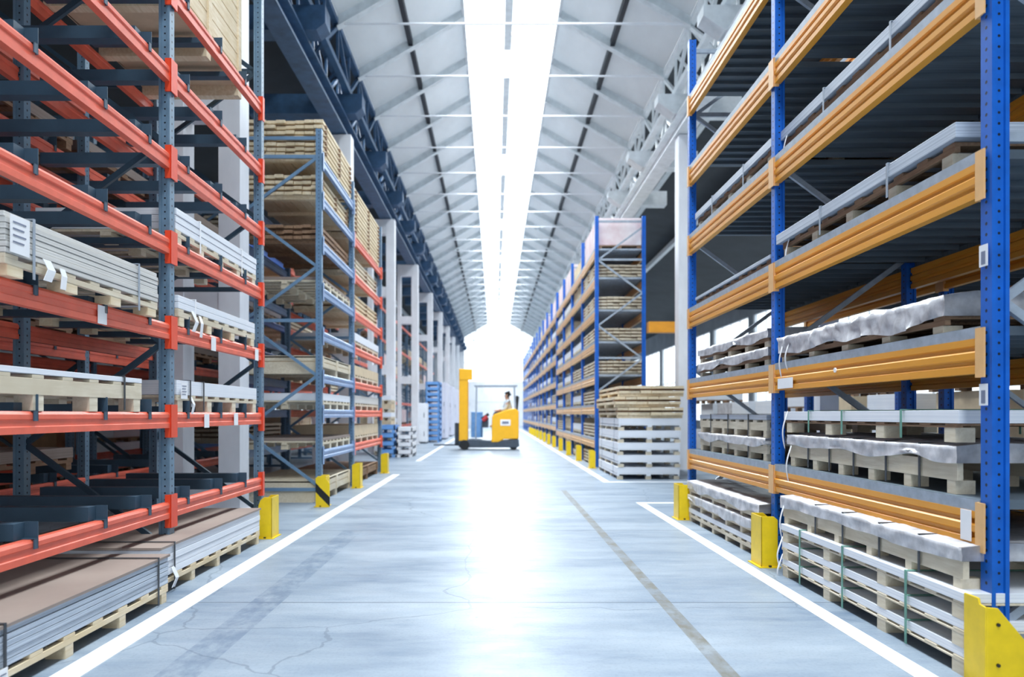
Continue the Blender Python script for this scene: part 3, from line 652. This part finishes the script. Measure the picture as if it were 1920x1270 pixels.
# ---- prototypes for distant racks
def carton(name, label, loc, L, W, H, mat='carton', group=None):
    r = thing(name, label, 'carton', loc, 0, group)
    MB().box(-W/2, W/2, -L/2, L/2, .1, H).build('box_body', mat, r, bevel=.01)
    MB().box(-W/2, W/2, -L/2, L/2, .08, .1).build('pallet', 'old', r)
    pb = MB()
    for x in (-W/2, -.05, W/2-.1):
        for y in (-L/2, -.05, L/2-.1): pb.box(x, x+.1, y, y+.1, 0, .08)
    pb.build('pallet_blocks', 'old', r)
    MB().box(-.03, .03, -L/2-.002, L/2+.002, H-.001, H+.002).build('tape', 'paper', r); return r
random.seed(11)
PR = []
BAYN = 'bay'
def farname(kind, li, b): return '%s on the %s, bay %s of the distant right racks' % (kind, 'floor' if li < 0 else ORD[li+1]+' shelf', ORD[b+1])
protos = {}
def put(kind, label, loc, group):
    if kind in protos:
        return tree_copy(protos[kind], label, loc, 0, group)
    if kind == 'white': r = pack('sheet_pack', label, 'sheet pack', loc, 2.3, 1.08, .16, .12, 0, 4, sheet='whitesheet', wd='cream', full=False, group=group)
    elif kind == 'low': r = pack('sheet_pack', label, 'sheet pack', loc, 2.3, 1.08, .08, .12, .0, 5, sheet='board', wd='pine', full=False, group=group)
    elif kind == 'timber': r = timber('timber_bundle', label, loc, 2.3, 1.1, 4, 'cream', group=group, seed=30)
    elif kind == 'carton': r = carton('carton_load', label, loc, 2.35, 1.0, .72, 'cartonw', group)
    elif kind == 'crate': r = crate('wooden_crate', label, loc, 2.1, 1.0, .42, 'pine', 3, group)
    protos[kind] = r; return r
WORD = {'white': 'white sheet pack', 'low': 'thin board pack', 'timber': 'timber bundle', 'carton': 'pale carton load', 'crate': 'plank crate'}
for ri, ys in enumerate(FR):
    lv = [.66, 1.42, 2.1, 2.85, 3.57, 4.3, 4.95] if ri == 0 else RLEV
    for b in range(4):
        bay = ri*4+b
        if bay > 12: continue
        for li in range(-1, len(lv)):
            if ri >= 2 and li > 4: continue
            if random.random() < .1: continue
            z = .0 if li < 0 else lv[li]+.001
            top = li == len(lv)-1
            k = random.choice(['white', 'white', 'white', 'low', 'timber', 'crate']) if not top else random.choice(['carton', 'carton', 'crate'])
            if ri == 0 and b == 0 and li >= 0: k = 'timber' if not top else 'carton'
            gap = (lv[li+1] if li+1 < len(lv) else 9)-(z)-.25
            put(k, '%s on the %s, %s bay of the distant right racks' % (WORD[k], 'floor' if li < 0 else ORD[li+1]+' shelf', ORD[bay+1]), (2.256+.58, ys[b]+.08+1.3, z), 'loads on the distant right racks')
# dim loads on the back rows
for b in range(4):
    for li in (0, 1, 2, 3, 5):
        if random.random() < .3: continue
        k = random.choice(['white', 'low', 'timber']); yc = 3.35+2.17*b+1.12
        if ('back', k) not in protos:
            if k == 'white': r = pack('pallet_load', 'x%d x x x' % len(LABELS), 'pallet load', (0, 0, 0), 1.85, 1.0, .16, .12, 0, 4, sheet='whitesheet', wd='old', full=False)
            elif k == 'low': r = pack('pallet_load', 'x%d x x x' % len(LABELS), 'pallet load', (0, 0, 0), 1.9, 1.0, .1, .12, 0, 4, sheet='brown', wd='old', full=False)
            else: r = timber('timber_bundle', 'x%d x x x' % len(LABELS), (0, 0, 0), 1.9, 1.0, 3, 'old', seed=41)
            protos[('back', k)] = r; r.location = (-4.72, yc, LLEV[li]+.001+(.09)); r['label'] = 'dim %s in second left row, %s bay, %s beam level' % (WORD[k], ORD[b+1], ORD[li+1]); LABELS[r['label']] = 1; r['group'] = 'loads in the second left row'
        else:
            tree_copy(protos[('back', k)], 'dim %s in second left row, %s bay, %s beam level' % (WORD[k], ORD[b+1], ORD[li+1]), (-4.72, yc, LLEV[li]+.001+.09), 0, 'loads in the second left row')
for b in range(3):
    for li in (0, 2, 4, 6):
        k = random.choice(['white', 'crate', 'timber'])
        put(k, '%s behind the timber rack, %s bay, %s beam level' % (WORD[k], ORD[b+1], ORD[li+1]), (-4.72, 12.38+2.7*b+1.3, L2[li]+.001), 'loads behind the timber rack')
for ri in range(3):
    for b in range(4):
        for li in (0, 2, 3):
            if random.random() < .35: continue
            k = random.choice(['white', 'crate', 'timber', 'carton'])
            put(k, '%s on far left rack run, %s bay, %s beam level' % (WORD[k], ORD[ri*4+b+1], ORD[li+1]), (-4.97, 22+ri*11+2.69*b+1.38, (L2[::2]+[5.4])[li]+.001), 'loads on the far left racks')
for b, li in ((0, 0), (0, 2), (1, 1), (1, 2), (2, 0)):
    if b < 2: put('low', 'thin board pack on the rear right rack, %s bay, %s shelf' % (ORD[b+1], ORD[li+1]), (4.2, 3.53+2.68*b+1.3, RLEV[2+li]+.001), 'loads on the rear right rack')

# ---------------------------------------------------------------- stock standing on the left floor further down
def crate_stack(x0, x1, y0, y1, n, h, mat, word):
    for i in range(n):
        r = thing('plastic_crate' if mat != 'galv' else 'steel_stillage', '%s in the left floor stack, %s from the floor' % (word, ORD[i+1]), 'crate', ((x0+x1)/2, (y0+y1)/2, i*h), 0, word+' stack')
        W, L = x1-x0, y1-y0
        mb = MB().box(-W/2, W/2, -L/2, L/2, h*.38, h*.46)
        for (a, b, c, d) in ((-W/2, -W/2+.03, -L/2, L/2), (W/2-.03, W/2, -L/2, L/2), (-W/2, W/2, -L/2, -L/2+.03), (-W/2, W/2, L/2-.03, L/2)): mb.box(a, b, c, d, h*.38, h*.98)
        mb.build('tray', mat, r)
        for x in (-W/2, W/2-.09):
            for y in (-L/2, L/2-.09): MB().box(x, x+.09, y, y+.09, 0, h*.38).build('foot', mat, r)
crate_stack(-3.22, -2.78, 21.1, 22.1, 4, .225, 'ltblue', 'light blue crate')
crate_stack(-2.72, -2.3, 21.1, 22.3, 4, .21, 'white', 'pale grey tray')
crate_stack(-2.95, -2.35, 32.2, 33.6, 11, .235, 'ltblue', 'blue tray')
def cabinet(label, x0, x1, y0, y1, H, mat='cabinet', doors=2, group=None):
    r = thing('storage_cabinet', label, 'cabinet', ((x0+x1)/2, (y0+y1)/2, 0), 0, group); W, L = x1-x0, y1-y0
    MB().box(-W/2, W/2, -L/2, L/2, .06, H).build('body', mat, r, bevel=.01); MB().box(-W/2+.04, W/2-.04, -L/2+.04, L/2-.04, 0, .06).build('plinth', 'truckgrey', r)
    for d in range(doors):
        z0 = .1+d*(H-.14)/doors; dr = MB().box(-W/2+.03, W/2-.03, -L/2-.02, -L/2, z0, z0+(H-.14)/doors-.02).build('door', mat, r)
        MB().box(W/2-.12, W/2-.1, -L/2-.045, -L/2-.02, z0+.2, z0+.4).build('handle', 'truckgrey', dr)
cabinet('white cabinet in front of the blue tray stack on the left', -3.2, -2.78, 31.0, 31.8, 1.65, 'white')
cabinet('tall pale cabinet beyond the blue tray stack on the left', -3.0, -2.3, 36, 38, 2.7)
cabinet('tall pale cabinet further along the left line', -3.0, -2.3, 41, 43.5, 2.7)
cabinet('last tall pale cabinet of the left line', -3.0, -2.3, 46, 49, 2.7)
for i in range(7):
    pack('pallet_load', 'small pale pallet load behind the light blue crates, %s from the floor' % ORD[i+1], 'pallet load', (-3.3, 22.75, i*.25), .9, .5, .13, .12, 0, 3, sheet=('whitesheet', 'carton')[i % 2], wd='cream', full=False, group='small pallet loads behind the blue crates')
# goods in the bright bay to the right, seen under the shelves
random.seed(5)
for i in range(9):
    h = random.choice((.5, .62, .75)); m_ = random.choice(('carton', 'whitesheet', 'film', 'cartonw'))
    for q in range(3):
        carton('carton_load', '%s load beyond the right racks, %s along, %s tier' % ({'carton': 'cardboard', 'whitesheet': 'white', 'film': 'wrapped', 'cartonw': 'printed'}[m_], ORD[i+1], ('lower', 'middle', 'upper')[q]), (6.6+random.uniform(-.1, .1), 8.2+i*1.75, q*(h+.003)), 1.3, 1.0, h, m_, 'loads beyond the right racks')
for i in range(6):
    h = random.choice((.5, .62, .75)); m_ = random.choice(('carton', 'whitesheet', 'cartonb', 'cartonw'))
    for q in range(2):
        carton('carton_load', '%s load beyond the left racks, %s along, %s tier' % ({'carton': 'cardboard', 'whitesheet': 'white', 'cartonb': 'brown', 'cartonw': 'printed'}[m_], ORD[i+1], ('lower', 'upper')[q]), (-8.2, 12+i*2.0, q*(h+.003)), 1.3, 1.0, h, m_, 'loads beyond the left racks')

# ---------------------------------------------------------------- reach truck and driver
tk = thing('reach_truck', 'yellow reach truck with tall mast standing across the aisle', 'forklift', (-.2, 25.9, 0))
MB().prism([(-1.02, .10), (-1.0, .34), (-.55, .36), (.35, .30), (1.0, .36), (1.02, .12), (.9, .08), (-.9, .08)], 'y', -.5, .5).build('chassis', 'truckgrey', tk, bevel=.02)
bd = MB().prism([(.08, .26), (.10, 1.12), (.18, 1.2), (.62, 1.36), (.86, 1.40), (1.0, 1.3), (1.0, .38), (.5, .36), (.3, .26)], 'y', -.52, .52).build('body', 'truckyellow', tk, bevel=.03)
MB().box(.38, .72, -.535, -.52, .82, 1.02).build('badge', 'paper', bd)
MB().box(.44, .66, -.54, -.535, .88, .96).build('badge_mark', 'ink', bd)
for (x, nm) in ((-.98, 0), (-.78, 1)):
    pass
MB().box(-1.0, -.72, -.5, -.36, .3, 2.72).build('mast_upright', 'truckyellow', tk, bevel=.01)
MB().box(-1.0, -.72, .36, .5, .3, 2.72).build('mast_upright', 'truckyellow', tk, bevel=.01)
MB().box(-.95, -.78, -.36, .36, 2.3, 2.6).box(-.95, -.78, -.36, .36, 1.2, 1.3).box(-.99, -.56, -.52, -.37, 2.35, 2.71).build('mast_crosshead', 'truckyellow', tk, bevel=.01)
for y in (-.22, .22):
    MB().box(-1.18, -1.02, y-.06, y+.06, .12, .9).box(-1.9, -1.02, y-.06, y+.06, .12, .17).build('fork', 'truckgrey', tk) if y > 0 else None
for (x, y, rr_) in ((-.82, -.46, .17), (-.82, .46, .17), (.82, -.40, .13), (.82, .40, .13)):
    MB().cyl((x, y-.07, rr_), (x, y+.07, rr_), rr_, 20).build('wheel', 'black', tk, bevel=.01)
og = MB()
for (x, y) in ((-.45, -.45), (-.45, .45), (.9, -.45), (.9, .45)): og.bar((x, y, .35 if x < 0 else 1.3), (x*.95, y, 2.15), .035, .035)
og.build('cab_post', 'galv', tk)
g2 = MB().box(-.5, .95, -.5, -.44, 2.13, 2.18).box(-.5, .95, .44, .5, 2.13, 2.18)
for i in range(6): x = -.47+i*.27; g2.box(x, x+.04, -.45, .45, 2.14, 2.17)
g2.build('overhead_guard', 'galv', tk)  # guard and cab posts pale: fading in bright light put into the colour
MB().box(.40, .86, -.3, .3, 1.0, 1.12).build('seat_base', 'black', tk)
MB().prism([(.86, 1.3), (.97, 1.3), (1.02, 1.8), (.92, 1.84)], 'y', -.26, .26).build('seat_back', 'black', tk, bevel=.03)
MB().cyl((-.10, -.1, 1.08), (-.16, -.1, 1.16), .15, 16).build('steering_wheel', 'black', tk)
MB().box(-.24, -.02, -.3, .3, .75, 1.06).build('console', 'truckgrey', tk, bevel=.02)
MB().cyl((-.2, -.34, .98), (-.06, -.34, 1.12), .07, 12).build('control_knob', 'redp', tk)
MB().box(-.62, -.22, .2, .46, .4, 1.28).build('blue_goods_standin', 'ltblue', tk, bevel=.02)  # box added on the truck in place of blue goods standing behind it
# driver: one skinned body, seated facing the mast
def skinned(name, verts, edges, radii, mat, parent=None, loc=(0, 0, 0), sub=2):
    me = bpy.data.meshes.new(name); me.from_pydata(verts, edges, []); me.update()
    o = bpy.data.objects.new(name, me); COL.objects.link(o); o.parent = parent; o.location = loc
    m = o.modifiers.new('skin', 'SKIN'); ss = o.modifiers.new('sub', 'SUBSURF'); ss.levels = sub; ss.render_levels = sub
    if not me.skin_vertices: bpy.context.view_layer.objects.active = o; me.attributes if 0 else None
    for i, r in enumerate(radii): me.skin_vertices[0].data[i].radius = (r, r) if not isinstance(r, tuple) else r
    me.skin_vertices[0].data[0].use_root = True
    me.materials.append(M[mat]); return o
def person():
    P = thing('person', 'person in pale shirt and dark trousers seated in the reach truck', 'person', (.42, 25.9, 1.14))
    # coordinates relative to the seat; x- is forward towards the mast
    V = [(0, 0, .1), (.0, 0, .28), (.02, 0, .47), (.0, 0, .58), (-.01, 0, .66), (-.02, 0, .74)]; R = [.12, .10, .10, .065, .085, .09]; E = [(0, 1), (1, 2), (2, 3), (3, 4), (4, 5)]
    def add(v, r, p): V.append(v); R.append(r); E.append((p, len(V)-1)); return len(V)-1
    for s in (-1, 1):
        h = add((-.02, s*.1, .07), .1, 0); k = add((-.42, s*.12, .09), .07, h); a = add((-.46, s*.12, -.32), .045, k); add((-.60, s*.12, -.36), .035, a)
        sh = add((.02, s*.18, .48), .05, 2); el = add((-.08, s*.24, .24), .05, sh); wr = add((-.32, s*.16, .18), .032, el); pa = add((-.39, s*.15, .18), .035, wr)
        for q, (dy, ln_) in enumerate(((-.03, .06), (-.01, .075), (.01, .07), (.03, .055))): m1 = add((-.39-ln_*.6, s*.15+dy, .19), .009, pa); add((-.39-ln_, s*.15+dy, .16), .008, m1)
        t1 = add((-.37, s*.15-s*.05, .2), .01, pa); add((-.41, s*.15-s*.06, .2), .009, t1)
    skinned('body', V, E, R, 'skin', P)
    skinned('shirt', [(0, 0, .1), (0, 0, .28), (.02, 0, .47), (.01, 0, .55), (.02, .19, .48), (-.08, .25, .24), (-.22, .2, .2), (.02, -.19, .48), (-.08, -.25, .24), (-.22, -.2, .2)], [(0, 1), (1, 2), (2, 3), (2, 4), (4, 5), (5, 6), (2, 7), (7, 8), (8, 9)], [.19, .18, .2, .09, .095, .07, .055, .095, .07, .055], 'shirt', P)
    skinned('trousers', [(0, 0, .12), (0, 0, .06), (-.02, .1, .07), (-.42, .12, .09), (-.46, .12, -.28), (-.02, -.1, .07), (-.42, -.12, .09), (-.46, -.12, -.28)], [(0, 1), (1, 2), (2, 3), (3, 4), (1, 5), (5, 6), (6, 7)], [.165, .16, .115, .085, .065, .115, .085, .065], 'trousers', P)
    skinned('hair', [(.02, 0, .74), (.0, 0, .79), (.05, 0, .70)], [(0, 1), (0, 2)], [.09, .075, .07], 'hair', P)
    MB().box(-.125, -.105, -.012, .012, .68, .72).build('nose', 'skin', P, bevel=.006)
    for s in (-1, 1): MB().cyl((-.108, s*.035, .735), (-.114, s*.035, .735), .011, 8).build('eye', 'black', P); MB().box(-.03, .01, s*.088-.008, s*.088+.008, .68, .74).build('ear', 'skin', P, bevel=.006)
    MB().box(-.112, -.10, -.025, .025, .655, .662).build('mouth', 'redp', P)
person()
print('objects', len(bpy.data.objects))
